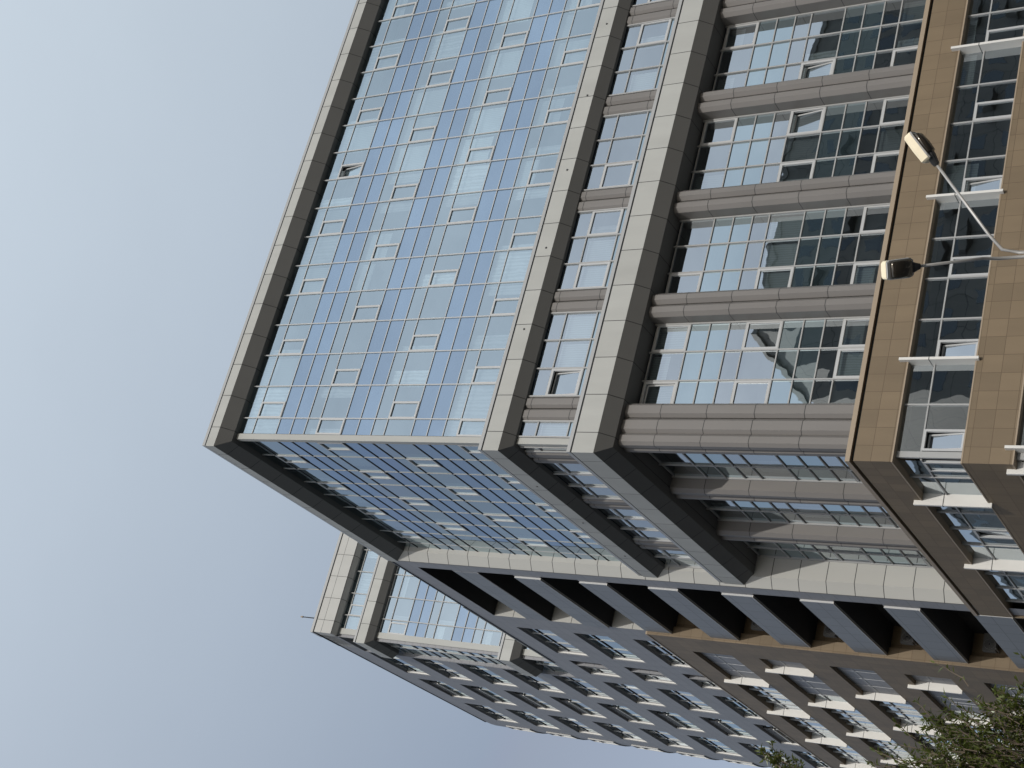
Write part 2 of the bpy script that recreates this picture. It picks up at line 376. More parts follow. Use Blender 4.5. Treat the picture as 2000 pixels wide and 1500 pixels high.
zl = []
for k in range(4):
    for q in (1.48, 0.0, -0.85, -1.69): zl.append(q - H * k)
mb = MB()
for x in MX: mb.box(FRONT, x - .022, x + .022, 0.004, 0.05, -13.2, 2.34, M['mull'])
for z in zl:
    if z > -13.1: mb.box(FRONT, 0.24, XE, -0.02, 0.035, z - .02, z + .02, M['mull'])
mb.build('mullion_grid', root)
mb = MB()
for y in MY[1:]: mb.box(SIDE, y - .018, y + .018, 0.004, 0.03, -13.2, 2.34, M['alu'])
for z in zl:
    if z > -13.1: mb.box(SIDE, 0.0, YP, -0.02, 0.03, z - .018, z + .018, M['transom_shade'])
mb.build('mullion_grid', root)
# corner trim
mb = MB()
pr = lambda z: [(-.05, -.05, z + ZS), (0.24, -.05, z + ZS), (0.24, 0.1, z + ZS), (0.1, 0.1, z + ZS), (0.1, .2, z + ZS), (-.05, .2, z + ZS)]
mb.solid(pr(-16.45), pr(2.34), M['stone']); mb.build('corner_trim', root)

# roof edge and the two bands, each with its soffit and a pale flashing above a shadow gap
def band(name, parent, d, zb, zt, di, drop, fx, sy, x0=0, y0=0, inner=-1.1, m=None, cap=True, capd=-0.03):
    m = m or M['stone']
    mb = MB(); sweep([(d, zt), (d, zb), (inner, zb), (inner, zt)], fx, sy, x0, y0, m, mb)
    o = mb.build(name, parent)
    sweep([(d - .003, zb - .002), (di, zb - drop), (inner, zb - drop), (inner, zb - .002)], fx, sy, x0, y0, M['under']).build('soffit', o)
    if cap:
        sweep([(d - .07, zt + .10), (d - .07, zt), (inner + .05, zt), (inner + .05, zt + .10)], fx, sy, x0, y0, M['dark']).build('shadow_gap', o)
        c = d + capd
        sweep([(c, zt + .10), (c, zt + .26), (c - .3, zt + .34), (inner + .1, zt + .34), (inner + .1, zt + .10)], fx, sy, x0, y0, M['alu']).build('flashing', o)
    return o
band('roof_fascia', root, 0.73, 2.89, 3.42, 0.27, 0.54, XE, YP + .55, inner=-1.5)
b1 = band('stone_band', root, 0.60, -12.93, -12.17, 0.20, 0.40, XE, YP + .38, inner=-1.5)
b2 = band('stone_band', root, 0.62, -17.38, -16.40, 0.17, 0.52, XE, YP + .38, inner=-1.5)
for o, z in ((b1, -12.62),):          # small round weep caps in the band
    mb = MB()
    for i in range(1, 8):
        x = 1.0 + 3.9 * i
        mb.tube([FRONT(x, .595, z), FRONT(x, .62, z)], [.05, .045], M['black'], 10)
    for y in (3.1, 7.2, 11.3): mb.tube([SIDE(y, .595, z), SIDE(y, .62, z)], [.05, .045], M['black'], 10)
    mb.build('weep_cap', o)

# pilasters: each a pair of fluted strips with bevelled edges
def strips(mb, fr, s0, s1, n, d, dback, z0, z1, m, bev=0.11, first=True, last=True):
    w = (s1 - s0) / n
    for i in range(n):
        a, b = s0 + i * w + (0.035 if i else 0), s0 + (i + 1) * w
        P = [(a, dback), (a, d - bev), (a + bev, d), (b - bev, d), (b, d - bev), (b, dback)]
        mb.solid([fr(p, q, z0) for p, q in P], [fr(p, q, z1) for p, q in P], m)
PF1 = [(0.99, 2.04)] + [(5.94 + 4.92 * i, 6.98 + 4.92 * i) for i in range(7)]
PS1 = [(0.70, 1.72), (5.58, 6.62), (10.5, 11.55)]
PF2 = [(5.68, 6.76)] + [(10.55 + 4.95 * i, 11.62 + 4.95 * i) for i in range(6)]
PS2 = [(4.75, 5.72), (9.45, 10.4)]
for a, b in PF1:
    mb = MB(); strips(mb, FRONT, a, b, 2, 0.14, -.1, -16.42, -13.30, M['pilaster']); mb.build('pilaster', root)
for a, b in PS1:
    mb = MB(); strips(mb, SIDE, a, b, 2, 0.14, -.1, -16.42, -13.30, M['pilaster']); mb.build('pilaster', root)
for a, b in PF2:
    mb = MB(); strips(mb, FRONT, a, b, 2, -0.08, -.95, -27.5, -17.78, M['pilaster'], 0.15); mb.build('pilaster', root)
for a, b in PS2:
    mb = MB(); strips(mb, SIDE, a, b, 2, -0.08, -.95, -27.5, -17.78, M['pilaster'], 0.15); mb.build('pilaster', root)
mb = MB(); strips(mb, FRONT, 0.6, 1.86, 2, -0.08, -.95, -27.5, -17.78, M['pilaster'], 0.13)
strips(mb, SIDE, 0.56, 0.98, 1, -0.08, -.6, -27.5, -17.78, M['pilaster'], 0.12)
P = [(0.08, 0.2), (0.2, 0.08), (0.46, 0.08), (0.59, 0.2), (0.59, 0.85), (0.2, 0.85), (0.2, 0.55), (0.08, 0.44)]
mb.solid([(x, y, z + ZS) for x, y, z in [(x, y, -27.5) for x, y in P]], [(x, y, -17.78 + ZS) for x, y in P], M['pilaster'])
mb.build('corner_pilaster', root)

# recessed windows between the pilasters
def bay(name, fr, s0, s1, d, zr, cols, cas_list, opens=(), r=rng, sill=True):
    """A window of cols x rows between two pilasters; zr = list of (z0,z1,glass)."""
    w = (s1 - s0) / cols
    mb = MB(); skip = {c for c, o_ in opens}
    for c in range(cols):
        for ri, (z0, z1, g) in enumerate(zr):
            if (c, ri) in skip: continue
            mb.pane(fr, s0 + c * w, s0 + (c + 1) * w, d, z0, z1, g)
    o = mb.build(name, root)
    mb = MB()
    for c in range(1, cols): mb.box(fr, s0 + c * w - .028, s0 + c * w + .028, d + .004, d + .07, zr[-1][0], zr[0][1], M['alu'])
    mb.box(fr, s0, s0 + .06, d + .002, d + .085, zr[-1][0], zr[0][1], M['alu']); mb.box(fr, s1 - .06, s1, d + .002, d + .085, zr[-1][0], zr[0][1], M['alu'])
    for z0, z1, g in zr[1:]: mb.box(fr, s0, s1, d - .02, d + .05, z1 - .026, z1 + .026, M['alu'])
    mb.build('frame', o)
    ops = dict(opens)
    for c, ri in cas_list:
        z0, z1, g = zr[ri]
        casement(o, fr, s0 + c * w + .02, s0 + (c + 1) * w - .02, z0, z1, d, g, ops.get((c, ri), 0), 0.1)
    for ri, (z0, z1, g) in enumerate(zr):
        if g is M['clear'] and z1 - z0 > 1.0 and r.random() < 0.85:
            for c in range(cols):
                q = r.random()
                if q < .5:
                    db = MB(); f = r.choice([.5, .8, 1, 1]); db.pane(fr, s0 + c * w + .05, s0 + (c + 1) * w - .05, d - .25, z1 - (z1 - z0) * f, z1, M['blindm']); db.build('blind', o)
                elif q < .7:
                    db = MB(); db.pane(fr, s0 + c * w + .02, s0 + c * w + w * .5, d - .25, z0, z1, M['curtain']); db.build('curtain', o)
    return o
G, T = M['clear'], M['teal']
Z1 = [(-14.12, -13.3, G), (-15.6, -14.12, G), (-17.3, -15.6, T)]
def edge_list(pf, start, end):
    e = [start]
    for a, b in pf: e += [a, b]
    e.append(end); return [(e[i], e[i + 1]) for i in range(0, len(e), 2)]
f1 = edge_list(PF1, 0.24, XE)
for i, (a, b) in enumerate(f1):
    if a > 32: break
    if b - a < 1.5: bay('recessed_window', FRONT, a, b, 0, Z1, 1, [])
    else: bay('recessed_window', FRONT, a, b, 0, Z1, 3, [(0, 1)] if i % 2 == 1 else ([(0, 1), (2, 1)] if i % 3 == 2 else [(2, 1)]), [((0, 1), 7)] if i == 1 else [])
for i, (a, b) in enumerate(edge_list(PS1, 0.224, YP)):
    if b - a < 1.5: bay('recessed_window', SIDE, a, b, 0, Z1, 1, [])
    else: bay('recessed_window', SIDE, a, b, 0, Z1, 3 if b - a > 3 else 2, [(0, 1)])
Z2 = [(-18.02, -17.85, G), (-19.5, -18.02, G), (-20.35, -19.5, T), (-21.19, -20.35, T), (-21.92, -21.19, G), (-23.4, -21.92, G), (-24.25, -23.4, T), (-25.09, -24.25, T), (-25.82, -25.09, G), (-27.3, -25.82, G), (-27.5, -27.3, T)]
f2 = edge_list(PF2, 1.86, XE)
cas2 = [[(0, 1), (0, 5), (2, 5), (1, 9), (2, 9), (2, 1)], [(0, 5), (0, 9), (2, 9), (0, 1)], [(0, 5), (2, 5), (0, 9), (2, 9), (2, 1)], [(0, 5), (0, 9), (2, 1)], [(1, 5), (0, 9)]]
opn2 = [[((0, 1), 3)], [], [((2, 5), 9)], [((0, 5), 9)], []]
for i, (a, b) in enumerate(f2):
    if i > 4: break
    bay('tall_window', FRONT, a, b, -.85, Z2, 3, cas2[i], opn2[i])
for i, (a, b) in enumerate(edge_list(PS2, 0.98, YP)):
    bay('tall_window', SIDE, a, b, -.75, Z2, 3, [[(0, 5), (2, 9)], [(0, 5), (0, 9)], [(2, 5), (2, 9), (0, 1)]][i])

# pale pier at the end of the side street front, bevelled in plan
mb = MB()
P = [(1.2, YP), (-0.26, YP), (-0.70, YP + .36), (-0.70, YP + 0.6), (1.2, YP + 0.6)]
mb.solid([(x, y, -27.6 + ZS) for x, y in P], [(x, y, 2.9 + ZS) for x, y in P], M['pier']); mb.build('pale_pier', root)

# the floors behind the glass
mb = MB()
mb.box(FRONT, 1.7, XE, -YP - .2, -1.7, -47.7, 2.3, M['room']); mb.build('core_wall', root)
mb = MB()
for k in range(1, 7):
    z = -H * k + 2.25
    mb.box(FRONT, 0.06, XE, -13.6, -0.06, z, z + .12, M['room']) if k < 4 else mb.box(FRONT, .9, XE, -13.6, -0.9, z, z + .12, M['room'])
mb.build('floor_slab', root)
mb = MB(); mb.box(FRONT, -.6, XE, -YP - 18.6, 0.55, 3.2, 3.26, M['roof']); mb.build('roof', root)

# brown tiled base with ribbon windows
DB = 0.79; SE = 15.35
mb = MB(); sweep([(DB + .035, -27.5), (DB + .035, -27.67), (.2, -27.67), (-.9, -27.67), (-.9, -27.5)], XE, SE, m=M['tan'], mb=mb); mb.build('coping', root)
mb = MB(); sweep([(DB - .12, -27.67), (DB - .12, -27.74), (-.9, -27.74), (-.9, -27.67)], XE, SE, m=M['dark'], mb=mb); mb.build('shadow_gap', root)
RB = [(-29.15 - 3.95 * k, -31.42 - 3.95 * k) for k in range(4)]      # ribbon top and bottom
tops = [-27.74] + [b for a, b in RB]; bots = [a for a, b in RB] + [-47.2]
for zt, zb in zip(tops, bots):
    mb = MB()
    sweep([(DB, zt - .05), (DB, zb + .05), (-.2, zb + .05), (-.2, zt - .05)], XE, SE, m=M['tile'], mb=mb)
    o = mb.build('tile_band', root)
    mb = MB()
    for za, zc in ((zb, zb + .05), (zt - .05, zt)):
        if za > -27.85 or za < -47: continue
        sweep([(DB + .012, zc), (DB + .012, za), (-.2, za), (-.2, zc)], XE, SE, m=M['tan'], mb=mb)
    if mb.v: mb.build('edge_trim', o)
mb = MB()
for r_ in ([(XE, .5, -47.75)],):
    sweep([(DB + .04, -47.2), (DB + .04, -47.78), (-.2, -47.78), (-.2, -47.2)], XE, SE, m=M['paving'], mb=mb)
mb.build('plinth', root)
DG = 0.52
FX = [[3.0 + 6.55 * j for j in range(6)], [-.25 + 6.55 * j for j in range(7)], [3.0 + 6.55 * j for j in range(6)], [-.25 + 6.55 * j for j in range(7)]]
FY = [[2.62 + 6.4 * j for j in range(2)], [-.35 + 6.4 * j for j in range(3)], [2.62 + 6.4 * j for j in range(2)], [-.35 + 6.4 * j for j in range(3)]]
def fin(fr, s, z0, z1, parent, d0=DG, d1=DB + .17, w=.1):
    mb = MB(); mb.box(fr, s - w / 2, s + w / 2, d0, d1, z0, z1, M['white'])
    mb.box(fr, s - w / 2 - .006, s + w / 2 + .006, d0, d1 + .006, (z0 + z1) / 2 + .3, (z0 + z1) / 2 + .325, M['dark'])
    return mb.build('sun_fin', parent)
opened_rib = {(0, 0): 9, (0, 2): 8, (0, 6): 8, (0, 4): 0}
rr = random.Random(11)
for k, (zt, zb) in enumerate(RB):
    zm = zt - .83
    x = -.52 + .2; n = 0; fx = FX[k][0] % 6.55
    xs = [-.3] + [(-.2 if k % 2 == 0 else 0.0) + 1.637 * j for j in range(1, 24)]
    for i in range(len(xs) - 1):
        a, b = xs[i], xs[i + 1]
        if a > 27: break
        cas = (a + .03, a + .82, zb, zm) if i % 2 == 0 else None
        window(root, 'ribbon_window', FRONT, a, b, DG, [(zb, zm), (zm, zt)], M['clear'], cas, opened_rib.get((k, i), 0) if cas else 0,
               ('blind', a + .04, b - .04, zt - rr.choice([.3, .5, 1.2]), zt) if rr.random() < .35 else None)
    mb = MB()
    for x in xs[1:]:
        mb.box(FRONT, x - .03, x + .03, DG + .004, DG + .06, zb, zt, M['alu'])
    mb.box(FRONT, -.5, XE, DG - .02, DG + .045, zm - .026, zm + .026, M['alu'])
    mb.box(FRONT, -.52, -.3, DG - .05, DG + .05, zb, zt, M['alu'])
    ys = [-.3] + [(-.35 if k % 2 else -.58) + 1.6 * j for j in range(1, 10)] + [SE - .1]
    ys = [y for y in ys if y <= SE]
    for y in ys[1:]: mb.box(SIDE, y - .03, y + .03, DG + .004, DG + .06, zb, zt, M['alu'])
    mb.box(SIDE, -.45, SE, DG - .02, DG + .045, zm - .026, zm + .026, M['alu'])
    mb.build('ribbon_frame', root)
    for i in range(len(ys) - 1):
        a, b = ys[i], ys[i + 1]
        cas = (a + .03, a + .8, zb, zm) if (i + k) % 2 == 0 else None
        window(root, 'ribbon_window', SIDE, a, b, DG, [(zb, zm), (zm, zt)], M['clear'], cas, 6 if (k == 0 and i == 4 and cas) else 0)
    for x in FX[k]:
        if x < 30: fin(FRONT, x, zb - .14, zt + .3, root)
    for y in FY[k]: fin(SIDE, y, zb - .14, zt + .3, root)
mb = MB(); mb.box(SIDE, SE - .12, SE, -.3, DB - .002, -47.7, -27.75, M['tile']); mb.build('end_wall', root)

# ------------------------------------------------------------------ the side wing: open balconies, then a grey wall of windows
DW = 0.72
bal = [(2.08 - H * k, -.17 - H * k) for k in range(12)]
BY0, BY1 = 15.12, 23.05
WZ = lambda r: 1.75 - H * r                     # window heads of the grey wall
COLS = [(25.08, 30.05), (31.53, 34.45), (36.03, 40.98), (42.45, 47.3), (48.95, 53.95)]
ZB = -8.12                                       # top of the wing's brown cladding
holes = [(BY0, BY1, b, t) for t, b in bal]
wins = []
for ci, (a, b) in enumerate(COLS):
    for r in range(-5, 3):
        if ci < 2 and r < 0: continue
        z1 = WZ(r); z0 = z1 - 2.3
        if z0 < ZB: z0 = ZB + .02
        wins.append((a, b, z0, z1))
mb = MB()
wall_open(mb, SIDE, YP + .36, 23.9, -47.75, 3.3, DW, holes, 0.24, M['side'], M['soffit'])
wall_open(mb, SIDE, 23.9, 32.5, -47.75, 3.3, DW, [w for w in wins if w[1] < 32.5] + [(31.53, 32.5, w[2], w[3]) for w in wins if w[0] == 31.53], 0.24, M['side'], M['side'])
mb.build('grey_wall', root)
# balcony interiors
for k, (t, b) in enumerate(bal):
    lower = t < -8.5
    mb = MB()
    q = lambda s, d, z: SIDE(s, d, z)
    e = BY1
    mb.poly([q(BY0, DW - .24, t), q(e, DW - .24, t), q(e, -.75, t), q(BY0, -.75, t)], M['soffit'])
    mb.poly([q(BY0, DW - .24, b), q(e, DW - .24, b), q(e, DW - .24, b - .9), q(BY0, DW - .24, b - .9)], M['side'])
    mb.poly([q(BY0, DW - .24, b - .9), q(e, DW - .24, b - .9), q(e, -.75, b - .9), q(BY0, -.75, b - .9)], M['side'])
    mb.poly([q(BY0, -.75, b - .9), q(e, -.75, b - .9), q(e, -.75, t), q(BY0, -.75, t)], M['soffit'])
    mb.poly([q(BY0, DW - .24, b - .9), q(BY0, -.75, b - .9), q(BY0, -.75, t), q(BY0, DW - .24, t)], M['side'])
    mb.poly([q(e - .004, DW - .002, b - .9), q(e - .004, -.75, b - .9), q(e - .004, -.75, t), q(e - .004, DW - .002, t)], M['tile'] if lower else M['pier'])
    o = mb.build('balcony', root)
    if k < 11:
        z1, z0 = b, bal[k + 1][0]
        mb = MB(); dp = DW + (.09 if k else .012)
        mb.box(SIDE, BY0 + .18, BY1 - .1, DW - .2, dp, z0 + .05, z1 - .03, M['parapet'])
        mb.box(SIDE, BY0 + .165, BY0 + .18, DW - .2, dp + .004, z0 + .05, z1 - .03, M['mull'] if k else M['parapet'])  # paler end strip paints the sunlit near face of the parapet
        mb.box(SIDE, BY0 + .165, BY1 - .1, DW - .2, dp + .02, z0 + .02, z0 + .05, M['galv'])
        mb.build('parapet', o)
# window units of the grey wall
def punched(parent, fr, a, b, z0, z1, d, seed):
    r = random.Random(seed); zt = z1 - .8
    g = M['vision'] if r.random() < .5 else M['clear']
    mb = MB(); n = 3 if b - a > 3.5 else 2; w = (b - a) / n
    for c in range(n):
        if z1 - z0 > 1.2:
            mb.pane(fr, a + c * w, a + (c + 1) * w, d, z0, zt, g); mb.pane(fr, a + c * w, a + (c + 1) * w, d, zt, z1, g)
        else: mb.pane(fr, a + c * w, a + (c + 1) * w, d, z0, z1, g)
    o = mb.build('side_window', parent)
    mb = MB(); frame_boxes(mb, fr, a, b, z0, z1, d - .04, d + .05, .05, M['alu'])
    for c in range(1, n): mb.box(fr, a + c * w - .025, a + c * w + .025, d + .003, d + .045, z0 + .06, z1 - .06, M['alu'])
    if z1 - z0 > 1.2: mb.box(fr, a + .05, b - .05, d - .03, d + .05, zt - .03, zt + .03, M['dark'])
    mb.build('window_frame', o)
    mb = MB(); mb.box(fr, b - .03, b - .002, d + .08, DW - .05, z0 + .02, z1 - .02, M['white']); mb.build('sunlit_reveal', o)  # white paints the sun on the far reveal of the grey wall
    if abs(a - 42.45) < .01 and z1 - z0 > 1.2:
        mb = MB(); mb.box(fr, a + w * .9, b - .06, d + .01, d + .06, zt + .04, z1 - .06, M['soffit'])
        for q in range(5): mb.box(fr, a + w * .9, b - .06, d + .06, d + .075, zt + .1 + q * .13, zt + .13 + q * .13, M['alu'])
        mb.build('louvre', o)
        mb = MB(); mb.box(fr, a + w * .9, b - .06, d + .02, d + .12, zt - .05, zt + .02, M['white']); mb.build('rail', o)
    elif r.random() < .55 and z1 - z0 > 1.2:
        c = r.randrange(n); casement(o, fr, a + c * w + .04, a + (c + 1) * w - .04, z0 + .03, zt, d + .01, g, 0, .07)
    if r.random() < .6:
        db = MB(); q0 = a + w * r.randrange(n); db.pane(fr, q0 + .05, q0 + w * 1.0 - .05, d - .2, z1 - (z1 - z0) * r.choice([.4, .7, 1.]), z1, M['blindm']); db.build('blind', o)
for i, (a, b, z0, z1) in enumerate(wins):
    if b < 32.6: punched(root, SIDE, a, b, z0, z1, DW - .22, i)
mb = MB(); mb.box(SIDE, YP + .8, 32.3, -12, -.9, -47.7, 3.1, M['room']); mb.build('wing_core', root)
mb = MB(); mb.box(SIDE, YP + .55, 32.5, .1, DW + .035, 3.3, 3.42, M['dark']); mb.box(SIDE, 21.8, 32.5, .1, DW + .05, 3.42, 3.5, M['stone']); mb.build('roof_edge', root)

# ------------------------------------------------------------------ the taller block behind
X0, Y0 = -0.45, 32.5
ROOT2 = thing('tall_rear_block', 'taller grey block behind with three pale wrapping bands and rows of punched windows', 'office building', (4, 46, 0))
YR = 55.3          # the long wall starts to curve away here
mb = MB()
F2 = Fr('F', X0, Y0); S2 = Fr('S', X0, Y0)
w2 = [w for w in wins if w[0] > 32.6] + [(32.55, 34.45, w[2], w[3]) for w in wins if w[0] == 31.53]
glass_ret = (32.55, 35.85, 3.6, 21.4)
wall_open(mb, SIDE, 32.5, YR, ZB, 23.1, DW, w2 + [glass_ret], 0.24, M['side'], M['side'])
# curved end of the long wall
R = 10.0; n = 14; pts = []
for i in range(n + 1):
    t = math.radians(60 * i / n); pts.append((-DW + R * (1 - math.cos(t)), YR + R * math.sin(t)))
for i in range(n): mb.poly([(pts[i][0], pts[i][1], ZB + ZS), (pts[i + 1][0], pts[i + 1][1], ZB + ZS), (pts[i + 1][0], pts[i + 1][1], 23.1 + ZS), (pts[i][0], pts[i][1], 23.1 + ZS)], M['side'])
mb.build('grey_wall', ROOT2)
for i, (a, b, z0, z1) in enumerate(w2): punched(ROOT2, SIDE, a, b, z0, z1, DW - .22, 100 + i)
class Arc:
    """Frame that follows the curved end: s is arc length from YR."""
    def __call__(f, s, d, z):
        t = s / R; rad = R + d
        return (-DW + R - rad * math.cos(t), YR + rad * math.sin(t), z + ZS)
ARC = Arc()
for r in range(-5, 3):
    z1 = WZ(r); z0 = z1 - 2.3
    mb = MB()
    for j in range(3):
        a, b = .25 + j * 1.0, .25 + (j + 1) * 1.0
        mb.solid([ARC(a, -.2, z0), ARC(b, -.2, z0), ARC(b, .03, z0), ARC(a, .03, z0)], [ARC(a, -.2, z1), ARC(b, -.2, z1), ARC(b, .03, z1), ARC(a, .03, z1)], M['clear'])
    o = mb.build('curved_window', ROOT2)
    mb = MB()
    for s in (.25, 1.25, 2.25, 3.25):
        mb.solid([ARC(s - .04, 0, z0), ARC(s + .04, 0, z0), ARC(s + .04, .09, z0), ARC(s - .04, .09, z0)], [ARC(s - .04, 0, z1), ARC(s + .04, 0, z1), ARC(s + .04, .09, z1), ARC(s - .04, .09, z1)], M['alu'])
    for z in (z0, z1 - .8, z1):
        for j in range(6):
            a, b = .25 + j * .5, .75 + j * .5
            mb.solid([ARC(a, 0, z - .03), ARC(b, 0, z - .03), ARC(b, .08, z - .03), ARC(a, .08, z - .03)], [ARC(a, 0, z + .03), ARC(b, 0, z + .03), ARC(b, .08, z + .03), ARC(a, .08, z + .03)], M['alu'])
    mb.build('window_frame', o)
# street-facing glass of the rear block
FXL = 22.0
MX2 = [1.33 + 1.631 * i for i in range(12)]
edges = [0.36] + MX2
r2 = random.Random(5)
for k in range(-5, 0):
    z = -H * k
    vis = [(z, z + 1.48), (z + 1.48, min(z + 2.21, 21.45))]
    if vis[1][1] <= vis[1][0] + .05: vis = vis[:1]
    for i in range(len(edges) - 1):
        if edges[i] > 11: break
        a, b = edges[i], edges[i + 1]
        window(ROOT2, 'curtain_window', F2, a, b, 0, vis, M['vision'], (a, a + .82, vis[0][0], vis[0][1]) if (i + k) % 4 == 0 else None, 0, drape_for(a, b, vis[0][0], vis[0][1], r2))
    mb = MB()
    for z0, z1 in ((z - .85, z), (z - 1.69, z - .85)):
        for i in range(len(edges) - 1): mb.pane(F2, edges[i], edges[i + 1], 0, z0, z1, M['spandrel'])
    mb.build('spandrel_panel', ROOT2)
    mb = MB()
    ys = [.2, 1.75, 3.4]
    for z0, z1, g in ((z, z + 1.48, M['vision']), (z + 1.48, min(z + 2.21, 21.45), M['vision']), (z - .85, z, M['spandrel']), (z - 1.69, z - .85, M['spandrel'])):
        if z1 - z0 < .05: continue
        for i in range(2): mb.pane(S2, ys[i], ys[i + 1], 0, z0, z1, g)
    mb.build('side_curtain_window', ROOT2)
mb = MB()
for x in MX2: mb.box(F2, x - .027, x + .027, .004, .085, 3.3, 21.5, M['alu'])
for k in range(-5, 0):
    for q in (1.48, 0, -.85, -1.69):
        z = q - H * k
        if 3.4 < z < 21.4:
            mb.box(F2, .36, FXL, -.02, .055, z - .024, z + .024, M['alu']); mb.box(S2, .0, 3.35, -.02, .055, z - .024, z + .024, M['alu'])
mb.box(S2, 1.72, 1.78, .004, .085, 3.3, 21.5, M['alu'])
mb.build('mullion_grid', ROOT2)
mb = MB(); pr = lambda z: [(X0 - .05, Y0 - .06, z + ZS), (X0 + .36, Y0 - .06, z + ZS), (X0 + .36, Y0 + .1, z + ZS), (X0 + .1, Y0 + .1, z + ZS), (X0 + .1, Y0 + .22, z + ZS), (X0 - .05, Y0 + .22, z + ZS)]
mb.solid(pr(3.3), pr(21.5), M['stone']); mb.build('corner_trim', ROOT2)
# roof band: two courses of stone, flush with the grey wall
mb = MB(); sweep([(.27, 23.05), (.27, 21.6), (.05, 21.4), (-1.0, 21.4), (-1.0, 23.05)], FXL, 2.6, X0, Y0, M['tallstone'], mb)
mb.solid([(X0 + FXL, Y0 - .68, 21.5 + ZS), (X0 + FXL, Y0 - .27, 21.3 + ZS), (X0 + FXL, Y0 - .27, 23.05 + ZS), (X0 + FXL, Y0 - .68, 23.05 + ZS)],
         [(X0 - .28, Y0 - .68, 21.5 + ZS), (X0 - .28, Y0 - .27, 21.3 + ZS), (X0 - .28, Y0 - .27, 23.05 + ZS), (X0 - .28, Y0 - .68, 23.05 + ZS)], M['tallstone'])
o = mb.build('roof_fascia', ROOT2)
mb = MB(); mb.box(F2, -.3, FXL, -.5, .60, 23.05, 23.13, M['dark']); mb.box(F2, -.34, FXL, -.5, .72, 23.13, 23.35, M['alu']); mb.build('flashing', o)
for zb, zt in ((18.3, 19.05), (6.25, 7.0)):
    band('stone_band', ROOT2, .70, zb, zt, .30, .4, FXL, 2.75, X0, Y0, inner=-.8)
mb = MB(); mb.box(SIDE, 32.6, 35.0, -.3, DW + .06, 23.1, 23.2, M['dark']); mb.box(SIDE, 35.0, YR, -.3, DW + .03, 23.1, 23.25, M['dark'])
mb.build('roof_edge', ROOT2)
mb = MB(); mb.box(SIDE, 35.86, 36.0, -.3, DW - .004, 3.4, 21.4, M['pier']); mb.build('pale_pier', ROOT2)
mb = MB(); mb.solid([(.9, 33.6, -47.7 + ZS), (24, 33.6, -47.7 + ZS), (24, 66, -47.7 + ZS), (6, 66, -47.7 + ZS), (.9, 58, -47.7 + ZS)], [(.9, 33.6, 22.9 + ZS), (24, 33.6, 22.9 + ZS), (24, 66, 22.9 + ZS), (6, 66, 22.9 + ZS), (.9, 58, 22.9 + ZS)], M['room']); mb.build('core_wall', ROOT2)
mb = MB(); mb.solid([(-.6, 32.2, 22.92 + ZS), (24, 32.2, 22.92 + ZS), (24, 66, 22.92 + ZS), (5.0, 64.5, 22.92 + ZS), (.9, 60, 22.92 + ZS), (-.6, YR, 22.92 + ZS)], [(-.6, 32.2, 23.0 + ZS), (24, 32.2, 23.0 + ZS), (24, 66, 23.0 + ZS), (5.0, 64.5, 23.0 + ZS), (.9, 60, 23.0 + ZS), (-.6, YR, 23.0 + ZS)], M['roof']); mb.build('roof', ROOT2)
mb = MB(); mb.tube([(.36, 32.3, 23.3 + ZS), (.36, 32.3, 24.95 + ZS)], [.045, .035], M['dark'], 8); mb.tube([(.36, 32.3, 24.9 + ZS), (.36, 32.3, 25.1 + ZS)], [.07, .05], M['tan'], 8)
mb.build('lightning_rod', ROOT2)

# ------------------------------------------------------------------ brown cladding of the long wall, with finned ribbons
DV = 0.95; VY0 = 22.85
LOW = thing('brown_lower_wing', 'brown tiled lower storeys of the long wall with white finned ribbon windows below grey cladding', 'building wing', (-.9, 40, 0))
VR = [(-9.62 - H * k, -11.97 - H * k) for k in range(9)]
mb = MB()
def vwall(z0, z1, holes):
    wall_open(mb, SIDE, VY0, YR, z0, z1, DV, holes, 0.3, M['tile'], M['tile'])
vwall(-47.75, ZB, [(25.45, YR - .01, b, t) for t, b in VR])
mb.poly([SIDE(VY0, DV, -47.75), SIDE(VY0, .4, -47.75), SIDE(VY0, .4, ZB), SIDE(VY0, DV, ZB)], M['tile'])
pts = []
for i in range(n + 1):
    t = math.radians(60 * i / n); pts.append((-DV + R * (1 - math.cos(t)), YR + R * math.sin(t)))
for i in range(n): mb.poly([(pts[i][0], pts[i][1], 0), (pts[i + 1][0], pts[i + 1][1], 0), (pts[i + 1][0], pts[i + 1][1], ZB + ZS), (pts[i][0], pts[i][1], ZB + ZS)], M['tile'])
mb.build('brown_wall', LOW)
mb = MB(); mb.box(SIDE, VY0 - .03, YR, .4, DV + .03, ZB, ZB + .09, M['tan']); mb.box(SIDE, VY0 - .03, VY0 - .002, .4, DV + .03, -47.7, ZB, M['tile']); mb.build('coping', LOW)
